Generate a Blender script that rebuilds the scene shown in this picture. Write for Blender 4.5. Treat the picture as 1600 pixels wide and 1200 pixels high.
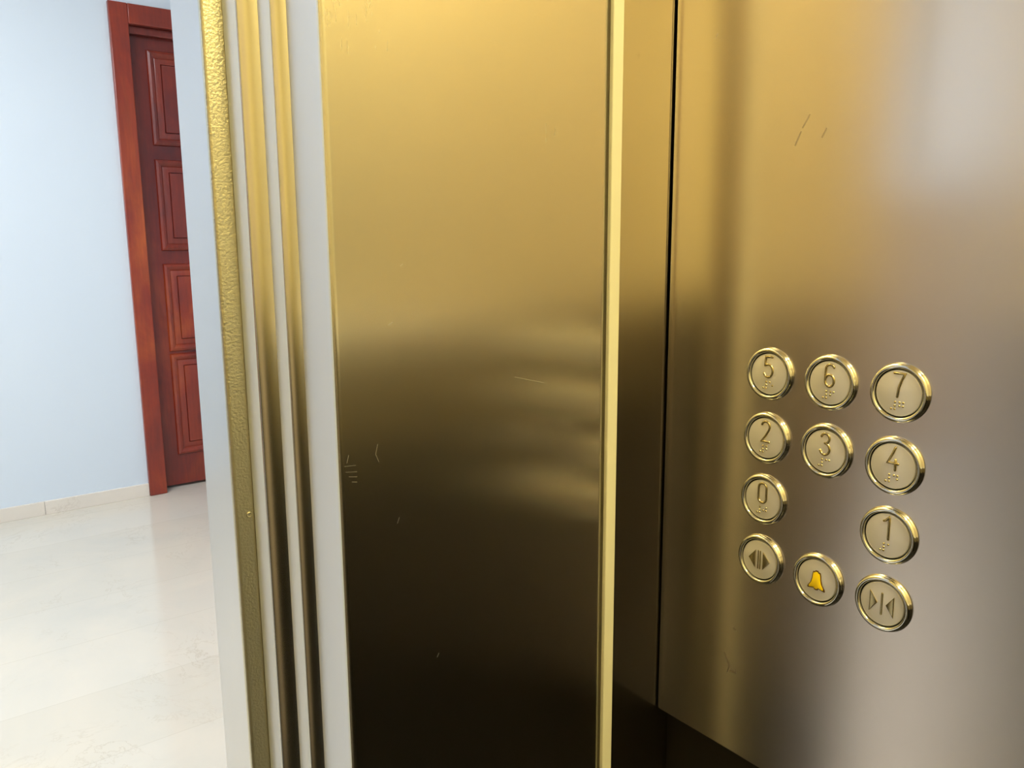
import bpy, bmesh, math, random
from mathutils import Matrix, Vector
random.seed(7)
for o in list(bpy.data.objects): bpy.data.objects.remove(o, do_unlink=True)
C = bpy.context.scene.collection
S = bpy.context.scene

# ------------------------------------------------------------ camera, light, exposure
CAMZ = 1.10                                   # metres above the floor
X3 = Vector((0.79301637, -0.11130435, 0.59894606))
Y3 = Vector((-0.60917501, -0.13591914, 0.78130135))
Z3 = Vector((-0.00555401, -0.98444773, -0.17558993))
cam = bpy.data.cameras.new('camera'); co = bpy.data.objects.new('camera', cam); C.objects.link(co)
cam.sensor_width = 36; cam.sensor_fit = 'HORIZONTAL'; cam.lens = 1264.6/1600*36
cam.clip_start = 0.01
co.matrix_world = Matrix(((X3[0], -X3[1], -X3[2], 0), (Y3[0], -Y3[1], -Y3[2], 0),
                          (Z3[0], -Z3[1], -Z3[2], CAMZ), (0, 0, 0, 1)))
S.camera = co
S.view_settings.view_transform = 'Standard'; S.view_settings.look = 'None'
S.view_settings.gamma = 1; S.view_settings.use_curve_mapping = False
S.view_settings.exposure = 0.0
w = bpy.data.worlds.new('daylight'); S.world = w; w.use_nodes = True
w.node_tree.nodes['Background'].inputs[0].default_value = (0.70, 0.84, 1.0, 1)
w.node_tree.nodes['Background'].inputs[1].default_value = 1.0

def area(name, loc, rot, sx, sy, power, col):
    l = bpy.data.lights.new(name, 'AREA'); l.shape = 'RECTANGLE'; l.size = sx; l.size_y = sy
    l.energy = power; l.color = col
    o = bpy.data.objects.new(name, l); C.objects.link(o); o.location = loc; o.rotation_euler = rot
    return o
# daylight falling through the landing window, and an unseen fill light added above the landing
area('window_daylight', (-3.06, 2.90, 1.94), (0, math.radians(-90), 0), 1.1, 1.30, 12, (0.80, 0.90, 1.0))
area('landing_fill_light', (-0.4, 1.9, 2.52), (0, 0, 0), 1.6, 1.2, 36, (0.90, 0.95, 1.0))
# the lift car's warm ceiling light
area('car_lamp_light', (0.25, -0.50, 2.185), (0, 0, 0), 0.38, 0.14, 36.0, (1.0, 0.89, 0.48))

# ------------------------------------------------------------ helpers
def obj(name, bm, mat, parent=None, smooth=None, bevel=None, seg=3):
    me = bpy.data.meshes.new(name); bm.normal_update(); bm.to_mesh(me); bm.free()
    o = bpy.data.objects.new(name, me); C.objects.link(o)
    if mat: me.materials.append(mat)
    if parent: o.parent = parent
    if bevel:
        m = o.modifiers.new('bevel', 'BEVEL'); m.width = bevel; m.segments = seg; m.limit_method = 'ANGLE'
    if smooth or bevel:
        me.shade_smooth()
        if hasattr(me, 'set_sharp_from_angle'): me.set_sharp_from_angle(angle=math.radians(smooth or 40))
    return o
def box(bm, x0, x1, y0, y1, z0, z1):
    v = [bm.verts.new((x, y, z)) for x in (x0, x1) for y in (y0, y1) for z in (z0, z1)]
    for f in ((0, 1, 3, 2), (4, 6, 7, 5), (0, 4, 5, 1), (2, 3, 7, 6), (0, 2, 6, 4), (1, 5, 7, 3)):
        bm.faces.new([v[i] for i in f])
def boxes(*bs):
    bm = bmesh.new()
    for b in bs: box(bm, *b)
    bmesh.ops.recalc_face_normals(bm, faces=bm.faces)
    return bm
def prism(pts, z0, z1):
    """vertical extrusion of a closed plan outline"""
    bm = bmesh.new()
    a = [bm.verts.new((x, y, z0)) for x, y in pts]; b = [bm.verts.new((x, y, z1)) for x, y in pts]
    n = len(pts)
    for i in range(n): bm.faces.new((a[i], a[(i+1) % n], b[(i+1) % n], b[i]))
    bm.faces.new(a[::-1]); bm.faces.new(b)
    bmesh.ops.recalc_face_normals(bm, faces=bm.faces)
    return bm
def rrect(x0, x1, y0, y1, r=(0, 0, 0, 0), n=6):
    """plan rectangle with its own radius at corners (x0,y0) (x1,y0) (x1,y1) (x0,y1)"""
    out = []
    for (cx, cy, sx, sy, a0), rr in zip(((x0, y0, 1, 1, 180), (x1, y0, -1, 1, 270), (x1, y1, -1, -1, 0), (x0, y1, 1, -1, 90)), r):
        if rr <= 0: out.append((cx, cy)); continue
        for k in range(n+1):
            a = math.radians(a0 + 90*k/n)
            out.append((cx+sx*rr+rr*math.cos(a), cy+sy*rr+rr*math.sin(a)))
    return out
def edge_mat(o, m, side=None):
    """the opening-side face of a folded leaf is a matt grey edge profile"""
    o.data.materials.append(m)
    if side: o.data.materials.append(side)
    for p in o.data.polygons:
        if p.normal.x < -.80: p.material_index = 1
        if side and p.normal.x > .9: p.material_index = 2
def nosed(x0, x1, y0, y1, w, n=8):
    """plan of a door leaf whose leading corner is a soft nose, w wide"""
    rr = w/(math.sin(math.radians(48))-math.sin(math.radians(14)))
    a = [math.radians(48-34*k/n) for k in range(n+1)]
    c0 = (x0+rr*math.sin(a[0]), y0+.0022+rr*math.cos(a[0]))
    arc_ = [(c0[0]-rr*math.sin(t), c0[1]-rr*math.cos(t)) for t in a]
    return arc_ + [(arc_[-1][0]+.0005, y0+.0002), (x1, y0+.0002), (x1, y1), (x0, y1)]
def lathe(prof, n=72, bm=None, close=True):
    bm = bm or bmesh.new(); rings = []
    for r, z in prof:
        if r < 1e-7: rings.append([bm.verts.new((0, 0, z))])
        else: rings.append([bm.verts.new((r*math.cos(2*math.pi*k/n), r*math.sin(2*math.pi*k/n), z)) for k in range(n)])
    for A, B in zip(rings, rings[1:]):
        for k in range(n):
            j = (k+1) % n
            if len(A) == 1 and len(B) == 1: continue
            if len(A) == 1: bm.faces.new((A[0], B[k], B[j]))
            elif len(B) == 1: bm.faces.new((A[k], A[j], B[0]))
            else: bm.faces.new((A[k], A[j], B[j], B[k]))
    bmesh.ops.recalc_face_normals(bm, faces=bm.faces)
    return bm
def thing(name, label, cat, loc=(0, 0, 0), group=None):
    o = bpy.data.objects.new(name, None); C.objects.link(o); o.location = loc; o.empty_display_size = .02
    return tag(o, label, cat, group)
def tag(o, label, cat, group=None):
    o['label'] = label; o['category'] = cat
    if group: o['group'] = group
    return o
def struct(o, label=None):
    o['kind'] = 'structure'
    if label: o['label'] = label; 
    return o

# ------------------------------------------------------------ materials
def mat(name, col=(.8, .8, .8), rough=.5, metal=0, **k):
    m = bpy.data.materials.new(name); m.use_nodes = True
    b = m.node_tree.nodes['Principled BSDF']
    b.inputs['Base Color'].default_value = (*col, 1); b.inputs['Roughness'].default_value = rough
    b.inputs['Metallic'].default_value = metal
    for kk, v in k.items(): b.inputs[kk.replace('_', ' ')].default_value = v
    return m
def nt(m): return m.node_tree.nodes, m.node_tree.links, m.node_tree.nodes['Principled BSDF']
def noise(m, scale, detail=4, rough=.5, vec_scale=(1, 1, 1), loc=(0, 0, 0), dist=0):
    N, L, b = nt(m)
    tc = N.new('ShaderNodeTexCoord'); mp = N.new('ShaderNodeMapping'); t = N.new('ShaderNodeTexNoise')
    mp.inputs['Scale'].default_value = vec_scale; mp.inputs['Location'].default_value = loc
    t.inputs['Scale'].default_value = scale; t.inputs['Detail'].default_value = detail; t.inputs['Roughness'].default_value = rough
    t.inputs['Distortion'].default_value = dist
    L.new(tc.outputs['Object'], mp.inputs[0]); L.new(mp.outputs[0], t.inputs[0])
    return t.outputs['Fac']
def ramp(m, src, stops):
    N, L, b = nt(m); r = N.new('ShaderNodeValToRGB'); L.new(src, r.inputs[0])
    e = r.color_ramp.elements
    while len(e) < len(stops): e.new(.5)
    for q, (p, c) in zip(e, stops):
        q.position = p; q.color = (*c, 1) if len(c) == 3 else c
    return r.outputs[0]
def mix(m, fac, a, b_, mode='MIX'):
    N, L, b = nt(m); x = N.new('ShaderNodeMix'); x.data_type = 'RGBA'; x.blend_type = mode
    for s, v in ((x.inputs[0], fac), (x.inputs[6], a), (x.inputs[7], b_)):
        if isinstance(v, bpy.types.NodeSocket): L.new(v, s)
        elif isinstance(v, (int, float)): s.default_value = v
        else: s.default_value = (*v, 1)
    return x.outputs[2]
def mrange(m, src, a, b_, lo=0, hi=1):
    N, L, b = nt(m); r = N.new('ShaderNodeMapRange'); L.new(src, r.inputs[0])
    for i, v in enumerate((lo, hi, a, b_)): r.inputs[i+1].default_value = v
    return r.outputs[0]
def bump(m, src, strength, dist=.001):
    N, L, b = nt(m); u = N.new('ShaderNodeBump'); u.inputs['Strength'].default_value = strength
    u.inputs['Distance'].default_value = dist; L.new(src, u.inputs['Height']); L.new(u.outputs[0], b.inputs['Normal'])
def segments(m, segs, plane, halfw, seed=0):
    """thin drawn scratches: 1 inside any of the listed line segments (own shape, fixed to the metal)"""
    N, L, b = nt(m)
    tc = N.new('ShaderNodeTexCoord'); sp = N.new('ShaderNodeSeparateXYZ'); L.new(tc.outputs['Object'], sp.inputs[0])
    U = sp.outputs[plane[0]]; V = sp.outputs[plane[1]]
    def M(op, a, c=None):
        n_ = N.new('ShaderNodeMath'); n_.operation = op
        for i, v in enumerate((a, c)):
            if v is None: continue
            if isinstance(v, bpy.types.NodeSocket): L.new(v, n_.inputs[i])
            else: n_.inputs[i].default_value = v
        return n_.outputs[0]
    tot = None
    for (x0, y0, x1, y1) in segs:
        dx, dy = x1-x0, y1-y0; l = math.hypot(dx, dy); dx /= l; dy /= l
        mx, my = (x0+x1)/2, (y0+y1)/2
        du = M('SUBTRACT', U, mx); dv = M('SUBTRACT', V, my)
        al = M('ABSOLUTE', M('ADD', M('MULTIPLY', du, dx), M('MULTIPLY', dv, dy)))
        ac = M('ABSOLUTE', M('SUBTRACT', M('MULTIPLY', du, -dy), M('MULTIPLY', dv, -dx)))
        inn = M('MULTIPLY', M('LESS_THAN', al, l/2), M('LESS_THAN', ac, halfw))
        tot = inn if tot is None else M('MAXIMUM', tot, inn)
    return tot

def steel(name, tangent, rough=.30, aniso=.7, col=(.74, .70, .62), grain=(1, 1, 40), smudge=.08, scratches=None, scr_col=(.95, .9, .8)):
    m = mat(name, col, rough, 1.0)
    N, L, b = nt(m)
    t = N.new('ShaderNodeCombineXYZ')
    for i in range(3): t.inputs[i].default_value = tangent[i]
    L.new(t.outputs[0], b.inputs['Tangent']); b.inputs['Anisotropic'].default_value = aniso
    g = noise(m, 60, 3, .6, grain)
    s = noise(m, 5, 3, .5, (1, 1, .45), (3, 1, 2))
    r = N.new('ShaderNodeMath'); r.operation = 'ADD'
    L.new(mrange(m, s, rough-smudge, rough+smudge, .3, .7), r.inputs[0]); L.new(mrange(m, g, -.004, .004, .3, .7), r.inputs[1])
    base = mix(m, mrange(m, g, 0, .015, .3, .75), col, tuple(c*.72 for c in col))
    rr = r.outputs[0]
    if scratches is not None:
        sc = scratches(m)
        base = mix(m, mrange(m, sc, 0, .6), base, scr_col)
        r2 = N.new('ShaderNodeMath'); r2.operation = 'ADD'; L.new(rr, r2.inputs[0])
        L.new(mrange(m, sc, 0, .35), r2.inputs[1]); rr = r2.outputs[0]
    L.new(rr, b.inputs['Roughness']); L.new(base, b.inputs['Base Color'])
    u2 = N.new('ShaderNodeBump'); u2.inputs['Strength'].default_value = .06; u2.inputs['Distance'].default_value = .003
    L.new(noise(m, 1.6, 1, .4, (1, 1, .7)), u2.inputs['Height'])
    L.new(u2.outputs[0], b.inputs['Normal'])
    return m

WARM = (.74, .70, .62)
def panel_scr(m):
    return segments(m, [(0.1824, 0.9816, 0.1891, 0.9811), (0.1830, 0.9783, 0.1897, 0.9774), (0.1847, 0.9755, 0.1896, 0.9746), (0.1864, 0.9723, 0.1894, 0.9717), (0.1852, 0.9874, 0.1839, 0.9831), (0.2026, 0.9906, 0.2012, 0.9851), (0.2012, 0.9851, 0.2030, 0.9805), (0.2146, 0.9463, 0.2132, 0.9429), (0.2971, 1.0176, 0.3205, 1.0114), (0.2144, 1.0566, 0.2116, 1.0551), (0.2198, 1.0863, 0.2218, 1.0876), (0.2387, 0.8557, 0.2373, 0.8532)], (0, 2), .00013)
def side_scr(m):
    return segments(m, [(0.3373, 0.8063, 0.3342, 0.8016), (0.3355, 0.8040, 0.3318, 0.7977), (0.3336, 0.7999, 0.3317, 0.7957), (0.3318, 0.7977, 0.3337, 0.7918), (0.3316, 0.7938, 0.3260, 0.7943), (0.3260, 0.7943, 0.3273, 0.7967), (0.3300, 0.8280, 0.3277, 0.8260), (0.3012, 1.1555, 0.2973, 1.1637), (0.2966, 1.1655, 0.2919, 1.1731), (0.2833, 1.1586, 0.2804, 1.1638), (0.3650, 1.2295, 0.3631, 1.2323)], (1, 2), .0005)
M_front = steel('brushed_steel_front', (1, 0, 0), .26, .86, WARM, (14, 14, 1), .02, panel_scr)
M_corner = steel('brushed_steel_corner', (0, 0, 1), .13, .75, WARM, (14, 14, 1), .02)
M_side = steel('brushed_steel_side', (0, 1, 0), .20, .74, (.84, .75, .68), (14, 14, 1), .03, side_scr, (.34, .25, .15))
M_edge = steel('brushed_steel_leaf', (1, 0, 0), .24, .5, WARM, (60, 60, 1), .01)
M_rear = steel('brushed_steel_rear', (1, 0, 0), .42, .5, WARM, (14, 14, 1), .04)
M_trim = mat('satin_cream_trim', (.54, .51, .36), .42)
M_matt = mat('matt_grey_edge', (.72, .75, .81), .5, .35)
M_dark = mat('dark_laminate', (.012, .009, .006), .55, Specular_IOR_Level=.2)
bump(M_dark, noise(M_dark, 90, 3), .15)
M_carfloor = mat('dark_rubber_floor', (.010, .009, .007), .75, Specular_IOR_Level=.15)
bump(M_carfloor, noise(M_carfloor, 200, 2), .3)
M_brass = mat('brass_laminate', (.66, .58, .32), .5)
M_tanrefl = mat('pale_tan_reflector', (.50, .43, .38), .45)  # colour of an unseen reflector that turns the button panel's reflection tan
M_midrear = mat('olive_painted_falloff', (.17, .13, .04), .55)  # lamp falloff down the rear wall, painted in as a darker band
M_lowrear = mat('dark_painted_falloff', (.012, .009, .003), .6, Specular_IOR_Level=.2)  # near-black colour standing in for the dim lower part of the car
M_ceil = mat('car_ceiling', (.55, .5, .4), .5)
M_wall = mat('pale_blue_paint', (.68, .79, .88), .7)
N, L, b = nt(M_wall); L.new(ramp(M_wall, noise(M_wall, 1.2, 3), [(.3, (.73, .80, .87)), (.7, (.75, .815, .875))]), b.inputs['Base Color'])
bump(M_wall, noise(M_wall, 120, 3), .08)
M_tan = mat('tan_reflector_paint', (.50, .36, .23), .5)  # colour of an unseen band added to tint the button panel's reflection
M_white = mat('white_ceiling_paint', (.82, .84, .86), .8)

def marble(name, a, c, vein, rough, tile=None):
    m = mat(name, a, rough); N, L, b = nt(m)
    base = ramp(m, noise(m, 2.2, 6, .6, dist=.6), [(.35, a), (.65, c)])
    vn = noise(m, 5.5, 8, .62, loc=(4, 2, 1), dist=1.6)
    v = ramp(m, vn, [(.485, (0, 0, 0)), (.5, (1, 1, 1)), (.515, (0, 0, 0))])
    q = ramp(m, noise(m, 3, 3, loc=(9, 9, 0)), [(.48, (0, 0, 0)), (.7, (.5, .5, .5))])
    mm = N.new('ShaderNodeMath'); mm.operation = 'MULTIPLY'; L.new(v, mm.inputs[0]); L.new(q, mm.inputs[1])
    col = mix(m, mm.outputs[0], base, vein)
    if tile:
        br = N.new('ShaderNodeTexBrick'); tc = N.new('ShaderNodeTexCoord'); mp = N.new('ShaderNodeMapping')
        mp.inputs['Location'].default_value = tile[2]
        br.offset = .0; br.inputs['Scale'].default_value = 1; br.inputs['Mortar Size'].default_value = .0012
        br.inputs['Brick Width'].default_value = tile[0]; br.inputs['Row Height'].default_value = tile[1]
        br.inputs['Color1'].default_value = (1, 1, 1, 1); br.inputs['Color2'].default_value = (.945, .93, .90, 1)
        br.inputs['Mortar'].default_value = (.88, .86, .82, 1); br.inputs['Bias'].default_value = 0
        L.new(tc.outputs['Object'], mp.inputs[0]); L.new(mp.outputs[0], br.inputs[0])
        col = mix(m, 1.0, col, br.outputs[0], 'MULTIPLY')
    L.new(col, b.inputs['Base Color'])
    return m
M_marble = marble('cream_marble_floor', (.76, .68, .56), (.68, .63, .54), (.50, .40, .27), .12, (1.2, .30, (.1, .006, 0)))
M_skirt = marble('cream_marble_skirting', (.88, .79, .68), (.82, .74, .64), (.55, .45, .35), .2)

def wood(name, c0, c1, c2):
    m = mat(name, c1, .28); N, L, b = nt(m)
    n1 = noise(m, 3.2, 5, .6, (1, 1, .5), dist=.8); n2 = noise(m, 14, 4, .6, (6, 6, .5))
    c = ramp(m, n1, [(.3, c0), (.5, c1), (.72, c2)])
    c = mix(m, mrange(m, n2, 0, .35, .35, .75), c, tuple(v*.45 for v in c0))
    L.new(c, b.inputs['Base Color']); b.inputs['Coat Weight'].default_value = .25
    b.inputs['Coat Roughness'].default_value = .12
    bump(m, n2, .12)
    return m
M_wood = wood('mahogany', (.15, .022, .018), (.32, .038, .014), (.55, .11, .020))
M_wood_d = wood('mahogany_leaf', (.09, .014, .015), (.23, .026, .013), (.38, .062, .016))
# hammered, painted landing frame
M_hammer = mat('hammered_metal_paint', (.58, .54, .40), .33, .9)
N, L, b = nt(M_hammer)
h = noise(M_hammer, 620, 2, .5); bump(M_hammer, h, .45, .0006)
M_reveal = steel('satin_steel_reveal', (0, 1, 0), .36, .2, (.66, .66, .665), (14, 14, 1), .03)
M_chrome = mat('polished_chrome', (.90, .89, .80), .09, 1)
M_cap = mat('satin_button_metal', (.90, .86, .86), .42, .6)
bump(M_cap, noise(M_cap, 2500, 2), .12, .0002)
M_digit = mat('embossed_bright_metal', (.60, .50, .27), .25, 1)
M_groove = mat('black_groove', (.01, .01, .008), .6)
M_yellow = mat('yellow_enamel', (1.0, .70, .0), .35)
M_outline = mat('dark_bell_outline', (.10, .045, .01), .45)
M_rail = mat('satin_handrail', (.86, .82, .70), .38, 1)
def emit(name, col, s):
    m = mat(name, col, .5); b = m.node_tree.nodes['Principled BSDF']
    b.inputs['Emission Color'].default_value = (*col, 1); b.inputs['Emission Strength'].default_value = s
    return m
M_lampw = emit('warm_lamp_diffuser', (1.0, .74, .30), 4.0)
M_fillc = emit('cool_fill_glow', (.88, .94, 1.0), 5.0)  # glow of the fill panel added over the landing
M_glass = mat('window_glass', (1, 1, 1), .02, 0, Transmission_Weight=1.0, IOR=1.05)
M_pvc = mat('white_window_frame', (.85, .86, .88), .4)

# ------------------------------------------------------------ lift car (plan in metres, camera at 0,0)
YM = .385                         # interior face of the front return panel
CEIL = 2.20
SX = .450                         # face of the button panel
# measured steps of the door stack: (x of reveal, y where it starts, y where it ends)
X0, X1, X2, X3_ = 0.1792, 0.1720, 0.1622, 0.1506
Y0, Y1, Y2, Y3_, Y4 = YM, 0.4258, 0.4480, 0.4710, 0.5272

o = obj('floor', boxes((-.78, .48, -.80, .42, -.06, 0)), M_carfloor); struct(o, 'dark rubber floor of the lift car')
o = obj('ceiling', boxes((-.78, .48, -.80, .45, CEIL, CEIL+.06)), M_ceil); struct(o, 'ceiling of the lift car')
# front return panel, folded steel with rounded long edges
q = rrect(X0, .3745, Y0, Y0+.01, (.0034, .0060, 0, 0), 8)
FRONT = q[:18] + [(.3745, Y0+.004), (.3839, Y0+.004), (.3839, Y1), (X0, Y1)]
o = obj('wall_front', prism(FRONT, 0.002, CEIL-.002), M_front, smooth=50)
edge_mat(o, M_matt, M_corner); struct(o, 'wide brushed steel front return panel of the lift car')
# narrow bright trim closing the folded edge
o = obj('trim_1', prism(rrect(.3755, .3846, Y0-.0012, Y0+.0018, (.0008, .0008, 0, 0), 4), 0.002, CEIL-.002), M_trim, smooth=50)
struct(o, 'narrow cream metal strip closing the edge of the front return panel')
o = obj('wall_corner', prism([(.3852, .399), (.4425, .399), (.4430, .3995), (.4430, .4003), (.4643, .4003), (.4643, .4245), (.3852, .4245)], 0.002, CEIL-.002), M_corner)
struct(o, 'recessed steel corner panel between the cream strip and the button wall')
# side wall: stainless button panel on dark laminate
o = obj('wall_right', boxes((SX, SX+.014, -.42, .3988, .7315, 2.06)), M_side, bevel=.0012, seg=3)
struct(o, 'brushed steel side wall panel carrying the lift buttons')
o = obj('wall_side', boxes((SX+.0145, SX+.05, -.80, .45, 0.0, CEIL)), M_dark); struct(o, 'dark laminate side wall below the steel button panel')
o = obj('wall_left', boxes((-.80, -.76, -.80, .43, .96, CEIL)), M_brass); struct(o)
o = obj('wall_left_lower', boxes((-.80, -.759, -.80, .43, 0, .96)), M_lowrear); struct(o)  # shade of the lower car put into the wall colour
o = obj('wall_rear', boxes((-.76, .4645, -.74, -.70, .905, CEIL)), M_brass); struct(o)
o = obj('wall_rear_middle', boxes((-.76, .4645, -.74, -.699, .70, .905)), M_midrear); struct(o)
o = obj('wall_rear_lower', boxes((-.76, .4645, -.74, -.698, 0, .70)), M_lowrear); struct(o)  # bands get darker downwards to paint in the fading ceiling light
o = obj('wall_left_reflector', boxes((-.76, -.752, -.30, .02, .02, CEIL)), M_tanrefl); struct(o)  # unseen, added as a reflector: brightens the mirrored part of the button panel
o = obj('wall_front_left', prism(rrect(-.76, -.30, Y0, Y1, (0, .003, 0, 0), 4), 0, CEIL), M_front, smooth=50); struct(o)  # unseen; widened so the button panel mirrors less of the bright landing
o = obj('wall_front_header', boxes((-.30, .165, Y0+.002, Y1, 2.10, CEIL)), M_rear); struct(o)
# telescopic door leaves, parked behind the return panel
o = obj('door_1', prism(nosed(X1, .462, Y1, Y2-.0008, X0-X1), .005, 2.12), M_edge, smooth=50)
edge_mat(o, M_matt); struct(o, 'open sliding lift door leaf, the first behind the front return panel')
o = obj('door_2', prism(nosed(X2, .462, Y2, Y3_-.0008, X1-X2), .005, 2.12), M_edge, smooth=50)
edge_mat(o, M_matt); struct(o, 'open sliding lift door leaf, second behind the return panel, next to the hammered frame')
# landing frame: hammered face towards the car, smooth reveal towards the opening
t = bpy.data.objects.new('trim_2', None); C.objects.link(t); struct(t, 'landing door frame with a hammered gold edge and a smooth grey reveal')
bm = prism(rrect(X3_, .30, Y3_, Y3_+.0034, (.0022, 0, 0, 0), 5), 0, 2.16)
obj('frame_edge', bm, M_hammer, t, smooth=50)
obj('frame_reveal', prism(rrect(X3_+.0003, .30, Y3_+.0036, Y4, (0, 0, 0, .0015), 4), 0, 2.16), M_reveal, t, smooth=50)
# small screw head in the hammered edge
bm = lathe([(0, .0004), (.0009, .0004), (.0012, .0009), (.0016, .0009), (.0019, 0)], 20)
bmesh.ops.rotate(bm, verts=bm.verts, matrix=Matrix.Rotation(math.pi/2, 3, 'X'))
bmesh.ops.translate(bm, verts=bm.verts, vec=(0.1592, Y3_, CAMZ-0.1638))
obj('frame_screw', bm, M_hammer, t, smooth=40)
o = obj('trim_3', boxes((-.70, -.30, Y1, Y4, 0, 2.16), (-.30, X3_-.001, Y2, Y4, 2.12, 2.16)), M_reveal); struct(o, 'left and top sides of the landing door frame')
o = obj('trim_4', boxes((-.30, .30, Y0+.064, Y4, -.03, 0)), M_reveal); struct(o, 'metal door sill')

# ceiling light and handrail of the car (seen mirrored in the steel)
t = thing('ceiling_lamp', 'long warm ceiling light of the lift car, above the frame, mirrored in the steel', 'ceiling light', (.25, -.50, CEIL))
obj('lamp_frame', boxes((-.205, .205, -.09, .09, -.012, 0)), M_rail, t, bevel=.003)
obj('lamp_diffuser', boxes((-.192, .192, -.072, .072, -.0135, -.0122)), M_lampw, t)
t = thing('handrail', 'round steel handrail on the rear wall, mirrored as a faint band in the front panel', 'handrail', (0, -.70, .930))
bm = bmesh.new(); bmesh.ops.create_cone(bm, segments=32, radius1=.022, radius2=.022, depth=1.06, cap_ends=True,
    matrix=Matrix.Translation((-.15, .055, 0)) @ Matrix.Rotation(math.pi/2, 4, 'Y'))
obj('rail', bm, M_rail, t, smooth=40)
for xx in (-.55, .25):
    bm = bmesh.new(); bmesh.ops.create_cone(bm, segments=20, radius1=.008, radius2=.008, depth=.055, cap_ends=True,
        matrix=Matrix.Translation((xx, .0275, 0)) @ Matrix.Rotation(math.pi/2, 4, 'X'))
    obj('bracket', bm, M_rail, t, smooth=40)

# ------------------------------------------------------------ landing beyond the doors
HY = 3.695
o = obj('floor_landing', boxes((-3.0, 2.6, .42, 3.85, -.06, 0)), M_marble); struct(o, 'glossy cream marble floor of the landing')
o = obj('ceiling_landing', boxes((-3.0, 2.6, Y4, 3.85, 2.55, 2.6)), M_white); struct(o, 'white landing ceiling')
DX0, DX1, DT = .815, 1.915, 2.042           # hall door: outer frame edges, top
o = obj('wall_far', boxes((-3.0, DX0+.01, HY, HY+.16, 0, 2.55), (DX1-.01, 2.6, HY, HY+.16, 0, 2.55), (DX0+.01, DX1-.01, HY, HY+.16, DT-.01, 2.55), (DX0+.01, DX1-.01, HY+.10, HY+.16, 0, DT-.01)), M_wall)
struct(o, 'pale blue painted landing wall left of the red wooden door')
o = obj('wall_landing_right', boxes((2.55, 2.6, Y4, HY, 0, 2.55)), M_wall); struct(o)
o = obj('wall_landing_near', boxes((X3_+.16, 2.55, Y4+.0005, .61, 0, 2.55), (-3.0, -.70, .43, Y4, 0, 2.55), (-.70, .30, Y4+.0005, .58, 2.16, 2.55)), M_wall); struct(o)
# left wall with the window that lights the landing
wy0, wy1, wz0, wz1 = 2.25, 3.55, 1.38, 2.5
o = obj('wall_landing_left', boxes((-3.05, -3.0, Y4, wy0, 0, 2.55), (-3.05, -3.0, wy1, HY, 0, 2.55), (-3.05, -3.0, wy0, wy1, 0, wz0), (-3.05, -3.0, wy0, wy1, wz1, 2.55)), M_wall); struct(o)
o = obj('wall_landing_reflector', boxes((-3.0, -2.985, 1.56, HY-.012, .056, 1.30)), M_tan); struct(o)  # unseen tan band, added for its warm reflection in the button panel
t = bpy.data.objects.new('window_1', None); C.objects.link(t); struct(t)
obj('window_frame', boxes((-3.04, -3.0, wy0, wy1, wz0, wz0+.05), (-3.04, -3.0, wy0, wy1, wz1-.05, wz1), (-3.04, -3.0, wy0, wy0+.05, wz0+.05, wz1-.05),
    (-3.04, -3.0, wy1-.05, wy1, wz0+.05, wz1-.05), (-3.04, -3.0, 2.875, 2.925, wz0+.05, wz1-.05)), M_pvc, t)
# marble skirting in lengths
xs = [-3.0, -2.43, -1.86, -1.29, -.72, -.15, .412, DX0]
bm = boxes(*[(a+.0006, c-.0006, HY-.012, HY, 0, .056) for a, c in zip(xs, xs[1:])])
o = obj('baseboard_far', bm, M_skirt, bevel=.001, seg=2); struct(o, 'cream marble skirting under the pale blue wall')

# hall door: architrave, stop and panelled leaf
t = bpy.data.objects.new('door_3', None); C.objects.link(t); struct(t, 'dark red panelled mahogany door on the landing')
FW, FH = .072, .078
obj('door_frame', boxes((DX0, DX0+FW, HY-.020, HY+.06, 0, DT), (DX1-FW, DX1, HY-.020, HY+.06, 0, DT), (DX0+FW, DX1-FW, HY-.020, HY+.06, DT-FH, DT)), M_wood, t, bevel=.004)
obj('door_stop', boxes((DX0+FW, DX1-FW, HY+.012, HY+.035, DT-FH-.030, DT-FH),), M_wood, t, bevel=.003)
LX0, LX1, LZ1 = DX0+FW+.002, DX1-FW-.002, DT-FH-.012
LY = HY+.045
leaf = obj('door_leaf', boxes((LX0, LX1, LY, LY+.04, .012, LZ1)), M_wood_d, t, bevel=.002)
def raised(x0, x1, z0, z1):
    """framed, raised and fielded panel"""
    bm = bmesh.new()
    prof = [(0, 0), (.004, .009), (.013, .013), (.022, .009), (.030, -.000), (.034, .002), (.050, .004), (.053, .0045), (.055, -.001), (.057, .008), (.064, .009)]
    rings = [[bm.verts.new((x, LY-d, z)) for x, z in ((x0+i, z0+i), (x1-i, z0+i), (x1-i, z1-i), (x0+i, z1-i))] for i, d in prof]
    for A, B in zip(rings, rings[1:]):
        for k in range(4): bm.faces.new((A[k], A[(k+1) % 4], B[(k+1) % 4], B[k]))
    bm.faces.new(rings[-1]); bmesh.ops.recalc_face_normals(bm, faces=bm.faces)
    return bm
mid = (LX0+LX1)/2
for z1 in (1.885, 1.445, 1.005, .610):
    z0 = z1-.385 if z1 > .7 else .150
    for (a, c) in ((LX0+.070, mid-.045), (mid+.045, LX1-.070)):
        obj('door_panel', raised(a, c, z0, z1), M_wood, leaf, smooth=25)
bm = lathe([(0, .055), (.012, .055), (.02, .048), (.022, .04), (.018, .03), (.009, .024), (.009, .006), (.024, .005), (.024, 0)], 28)
bmesh.ops.rotate(bm, verts=bm.verts, matrix=Matrix.Rotation(math.pi/2, 3, 'X'))
bmesh.ops.translate(bm, verts=bm.verts, vec=(LX1-.05, LY, 1.02))
obj('door_knob', bm, M_rail, leaf, smooth=40)
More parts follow.
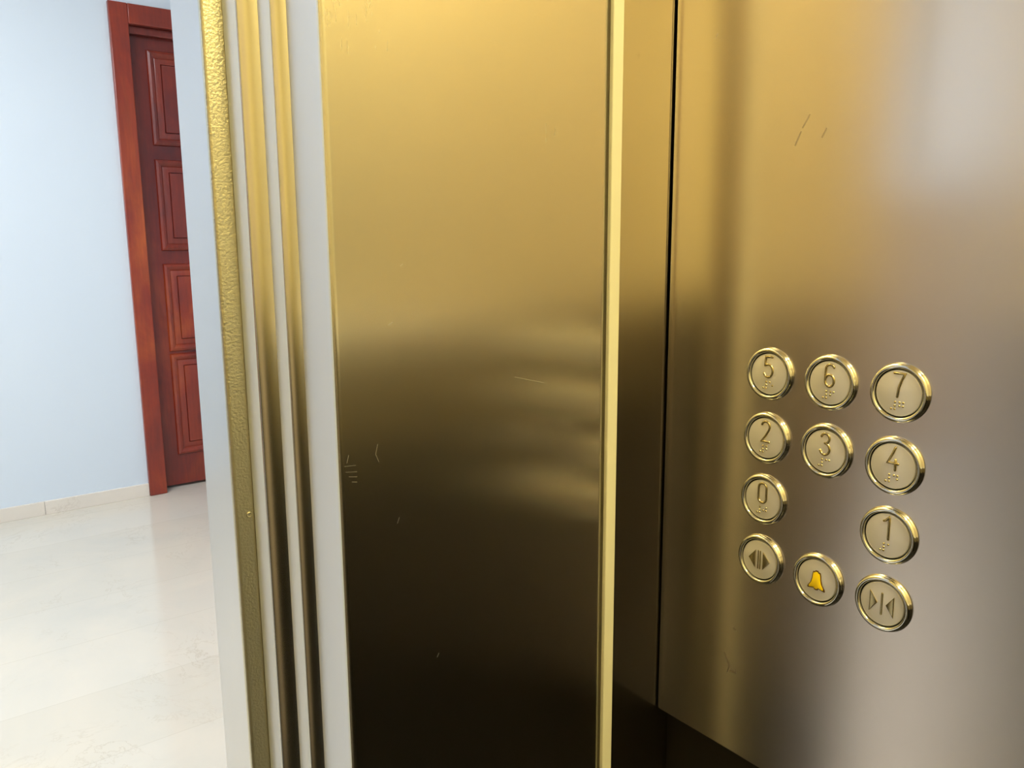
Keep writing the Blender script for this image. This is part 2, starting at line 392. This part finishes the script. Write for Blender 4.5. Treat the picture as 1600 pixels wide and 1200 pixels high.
t = bpy.data.objects.new('added_door', None); C.objects.link(t); struct(t)  # unseen door, added to darken the reflection at the button panel's right
obj('door_frame', boxes((-3.0, -2.97, .62, .69, 0, 2.04), (-3.0, -2.97, 1.48, 1.55, 0, 2.04), (-3.0, -2.97, .69, 1.48, 1.97, 2.04)), M_wood, t, bevel=.004)
leaf = obj('door_leaf', boxes((-3.0, -2.985, .692, 1.478, .01, 1.968)), M_wood_d, t)
for z0, z1 in ((.15, .58), (.66, 1.0), (1.08, 1.42), (1.5, 1.86)):
    for y0 in (.77, 1.12): obj('door_panel', boxes((-2.985, -2.975, y0, y0+.28, z0, z1)), M_wood, leaf, bevel=.006)
t = thing('landing_fill_panel', 'added square fill light panel over the landing, outside the frame', 'ceiling light', (-.4, 1.9, 2.55))  # added glowing panel, out of view, to fill the landing with light
obj('lamp_frame', boxes((-.83, .83, -.63, .63, -.02, 0)), M_pvc, t)
obj('lamp_diffuser', boxes((-.8, .8, -.6, .6, -.023, -.0202)), M_fillc, t)

# ------------------------------------------------------------ buttons
# local frame of a button: x to the right on the panel, y up, z out of the panel
BR = Matrix(((0, 0, -1, 0), (-1, 0, 0, 0), (0, 1, 0, 0), (0, 0, 0, 1)))
R0 = .0170
def arc(cx, cy, rx, ry, a0, a1, n=14):
    return [(cx+rx*math.cos(math.radians(a0+(a1-a0)*k/n)), cy+ry*math.sin(math.radians(a0+(a1-a0)*k/n))) for k in range(n+1)]
def stroke(bm, pts, wd, h, z, closed=False):
    """rounded embossed stroke along a line"""
    P = [Vector(p) for p in pts]; n = len(P)
    prof = [(-.5, -.25), (-.5, .35), (-.36, .8), (0, 1), (.36, .8), (.5, .35), (.5, -.25)]
    rings = []
    for i, p in enumerate(P):
        if closed: a = P[i-1]; c = P[(i+1) % n]
        else: a = P[max(i-1, 0)]; c = P[min(i+1, n-1)]
        d1 = (p-a); d2 = (c-p)
        d1 = d1.normalized() if d1.length > 1e-9 else d2.normalized()
        d2 = d2.normalized() if d2.length > 1e-9 else d1
        d = (d1+d2); d = d.normalized() if d.length > .2 else d1
        nn = Vector((-d.y, d.x)); k = min(1/max(nn.dot(Vector((-d1.y, d1.x))), .5), 1.6)
        rings.append([bm.verts.new((p.x+nn.x*u*wd*k, p.y+nn.y*u*wd*k, z+hh*h)) for u, hh in prof])
    m = len(prof)
    for i in range(n if closed else n-1):
        A, B = rings[i], rings[(i+1) % n]
        for k in range(m-1): bm.faces.new((A[k], A[k+1], B[k+1], B[k]))
    if not closed:
        for R_, q, s in ((rings[0], P[0]-P[1], 1), (rings[-1], P[-1]-P[-2], -1)):
            d = q.normalized()*wd*.35
            e = [bm.verts.new((v.co.x*.5+.5*(R_[3].co.x)+d.x, v.co.y*.5+.5*(R_[3].co.y)+d.y, z+(v.co.z-z)*.6)) for v in R_]
            for k in range(m-1): bm.faces.new((R_[k], R_[k+1], e[k+1], e[k]))
            bm.faces.new(e)
def solid(bm, pts, h, z, inset=.0):
    """raised flat shape with sloping sides"""
    n = len(pts); cx = sum(p[0] for p in pts)/n; cy = sum(p[1] for p in pts)/n
    def ins(d):
        out = []
        for i in range(n):
            a, p, c = Vector(pts[i-1]), Vector(pts[i]), Vector(pts[(i+1) % n])
            d1 = (p-a).normalized(); d2 = (c-p).normalized()
            n1 = Vector((-d1.y, d1.x)); n2 = Vector((-d2.y, d2.x)); q = (n1+n2).normalized()
            out.append(p+q*(d/max(q.dot(n1), .35)))
        return out
    A = [bm.verts.new((x, y, z-.0003)) for x, y in pts]
    B = [bm.verts.new((x, y, z+h*.7)) for x, y in pts]
    D = [bm.verts.new((q.x, q.y, z+h)) for q in ins(inset)]
    for U, V in ((A, B), (B, D)):
        for k in range(n): bm.faces.new((U[k], U[(k+1) % n], V[(k+1) % n], V[k]))
    bm.faces.new(D)
mm = .001
DW, DH, DB = 6.6, 13.6, -2.3        # numeral width, height, base (mm)
def num(x, y): return ((x-.5)*DW*mm, (DB+y*DH)*mm)
def A_(cx, cy, rx, ry, a0, a1, n=14): return [num(*p) for p in arc(cx, cy, rx, ry, a0, a1, n)]
DIG = {
 '0': [(A_(.5, .77, .46, .22, 0, 180, 12)+A_(.5, .23, .46, .22, 180, 360, 12), True)],
 '1': [([num(.12, .80), num(.30, .84), num(.46, .93), num(.58, 1.0), num(.62, .96), num(.62, .5), num(.62, 0)], False)],
 '2': [(A_(.5, .76, .46, .23, 165, -15, 14)+[num(.88, .60), num(.5, .28), num(.06, .0), num(.3, 0), num(.97, 0)], False)],
 '3': [(A_(.48, .77, .42, .22, 165, -70, 14)+[num(.44, .54)], False), (A_(.48, .27, .48, .27, 85, -165, 16), False)],
 '4': [([num(.66, 1.0), num(.45, .72), num(.04, .30), num(.3, .30), num(1.0, .30)], False), ([num(.74, .48), num(.74, .2), num(.74, 0)], False)],
 '5': [([num(.90, 1.0), num(.5, 1.0), num(.14, 1.0), num(.10, .8), num(.08, .58)]+A_(.44, .32, .50, .31, 115, -155, 18), False)],
 '6': [(A_(.52, .80, .42, .20, 20, 180, 12)+[num(.08, .55)]+A_(.52, .27, .44, .27, 180, 540, 24), False)],
 '7': [([num(.02, 1.0), num(.5, 1.0), num(.97, 1.0), num(.72, .72), num(.52, .40), num(.42, 0)], False)],
}
BRA = {'1': '1', '2': '12', '3': '14', '4': '145', '5': '15', '6': '124', '7': '1245', '0': '245'}
CAPZ = .0021
def base_profile():
    R = R0
    return [(R+.0004, 0), (R+.0004, .0004), (R, .0008), (R, .0016), (R-.0003, .0024), (R-.0009, .0030), (R-.0017, .0032), (R-.0024, .0030), (R-.0028, .0025), (R-.0029, .0004), (R-.0031, .0004)]
def push_button(kind, cy, cz, label):
    t = thing('push_button', label, 'lift button', group='round lift buttons on the steel panel')
    t.matrix_world = Matrix.Translation((SX, cy, CAMZ+cz)) @ BR
    obj('bezel', lathe(base_profile(), 96), M_chrome, t, smooth=60)
    obj('groove', lathe([(R0-.0029, .0005), (.011, .0005), (0, .0005)], 64), M_groove, t, smooth=30)
    cap = obj('button_cap', lathe([(.0133, .0006), (.0133, CAPZ-.0005), (.0131, CAPZ-.0001), (.0128, CAPZ), (0, CAPZ)], 80), M_cap, t, smooth=60)
    bm = bmesh.new()
    if kind in DIG:
        for pts, cl in DIG[kind]: stroke(bm, pts, .0015, .0008, CAPZ, cl)
        bmesh.ops.recalc_face_normals(bm, faces=bm.faces)
        obj('numeral', bm, M_digit, cap, smooth=60)
        bm = bmesh.new(); P = 2.05
        pos = {'1': (0, 0), '2': (0, -1), '3': (0, -2), '4': (1, 0), '5': (1, -1), '6': (1, -2)}
        dots = [(-3.6+pos[d][0]*P, -5.3+pos[d][1]*P) for d in '3456'] + [(1.3-.2+pos[d][0]*P, -5.3+pos[d][1]*P) for d in BRA[kind]]
        for x, y in dots:
            g = lathe([(.00072, -.0001), (.00064, .0002), (.0004, .00045), (0, .00055)], 12)
            bmesh.ops.translate(g, verts=g.verts, vec=(x*mm, y*mm, CAPZ)); me = bpy.data.meshes.new('x'); g.to_mesh(me); g.free(); bm.from_mesh(me); bpy.data.meshes.remove(me)
        obj('braille', bm, M_digit, cap, smooth=60)
    elif kind == 'open':
        for s in (-1, 1):
            pts = [(s*2.9, 6.4), (s*2.9, -6.4), (s*8.3, 0)]
            if s == -1: pts = pts[::-1]
            if (Vector(pts[1])-Vector(pts[0])).cross(Vector(pts[2])-Vector(pts[0])) < 0: pts = pts[::-1]
            solid(bm, [(x*mm, y*mm) for x, y in pts], .0006, CAPZ, .0006)
            stroke(bm, [(s*.80*mm, 6.4*mm), (s*.80*mm, 0), (s*.80*mm, -6.4*mm)], .00075, .0005, CAPZ)
        bmesh.ops.recalc_face_normals(bm, faces=bm.faces); obj('door_open_symbol', bm, M_digit, cap, smooth=30)
    elif kind == 'close':
        for s in (-1, 1):
            pts = [(s*7.4, 6.6), (s*7.4, -6.6), (s*2.6, 0)]
            if (Vector(pts[1])-Vector(pts[0])).cross(Vector(pts[2])-Vector(pts[0])) < 0: pts = pts[::-1]
            solid(bm, [(x*mm, y*mm) for x, y in pts], .0006, CAPZ, .0006)
        stroke(bm, [(0, 6.6*mm), (0, 0), (0, -6.6*mm)], .0013, .0005, CAPZ)
        bmesh.ops.recalc_face_normals(bm, faces=bm.faces); obj('door_close_symbol', bm, M_digit, cap, smooth=30)
    else:
        half = [(0, 6.6), (1.0, 6.5), (1.2, 5.9), (2.6, 5.5), (3.0, 4.0), (3.3, 1.0), (4.2, -2.2), (6.0, -4.8), (6.2, -6.0), (5.4, -6.2), (1.6, -5.4), (1.3, -6.3), (0, -6.6)]
        full = half + [(-x, y) for x, y in half[::-1][1:-1]]
        full = full[::-1]
        solid(bm, [(x*mm, y*mm) for x, y in full], .0004, CAPZ, .0002)
        bmesh.ops.recalc_face_normals(bm, faces=bm.faces)
        e = obj('bell_symbol', bm, M_outline, cap, smooth=30)
        bm = bmesh.new(); solid(bm, [(x*.80*mm, (y*.86)*mm) for x, y in full], .00035, CAPZ+.0004, .0002)
        bmesh.ops.recalc_face_normals(bm, faces=bm.faces)
        o = obj('bell_enamel', bm, M_yellow, cap, smooth=30); o['label'] = 'yellow enamel bell'
    return t
yc = (.3101, .2671, .2243)
zr = (-.0869, -.1297, -.1718, -.2143)
for kind, c, r, lab in (
    ('5', 0, 0, 'round metal lift button with numeral 5 and braille, top left of the keypad'),
    ('6', 1, 0, 'round metal lift button with numeral 6 and braille, in the middle of the top row'),
    ('7', 2, 0, 'round metal lift button with numeral 7 and braille, top right of the keypad'),
    ('2', 0, 1, 'round metal lift button with numeral 2 and braille, at the left of the second row'),
    ('3', 1, 1, 'round metal lift button with numeral 3 and braille, in the centre of the second row'),
    ('4', 2, 1, 'round metal lift button with numeral 4 and braille, at the right of the second row'),
    ('0', 0, 2, 'round metal lift button with numeral 0 and braille, left column just above the door-open button'),
    ('1', 2, 2, 'round metal lift button with numeral 1 and braille, right column just above the door-close button'),
    ('open', 0, 3, 'round door-open button with two outward pointing triangles, bottom left of the keypad'),
    ('bell', 1, 3, 'round alarm button with a yellow bell, middle of the bottom row'),
    ('close', 2, 3, 'round door-close button with inward pointing triangles, bottom right of the keypad')):
    push_button(kind, yc[c], zr[r], lab)
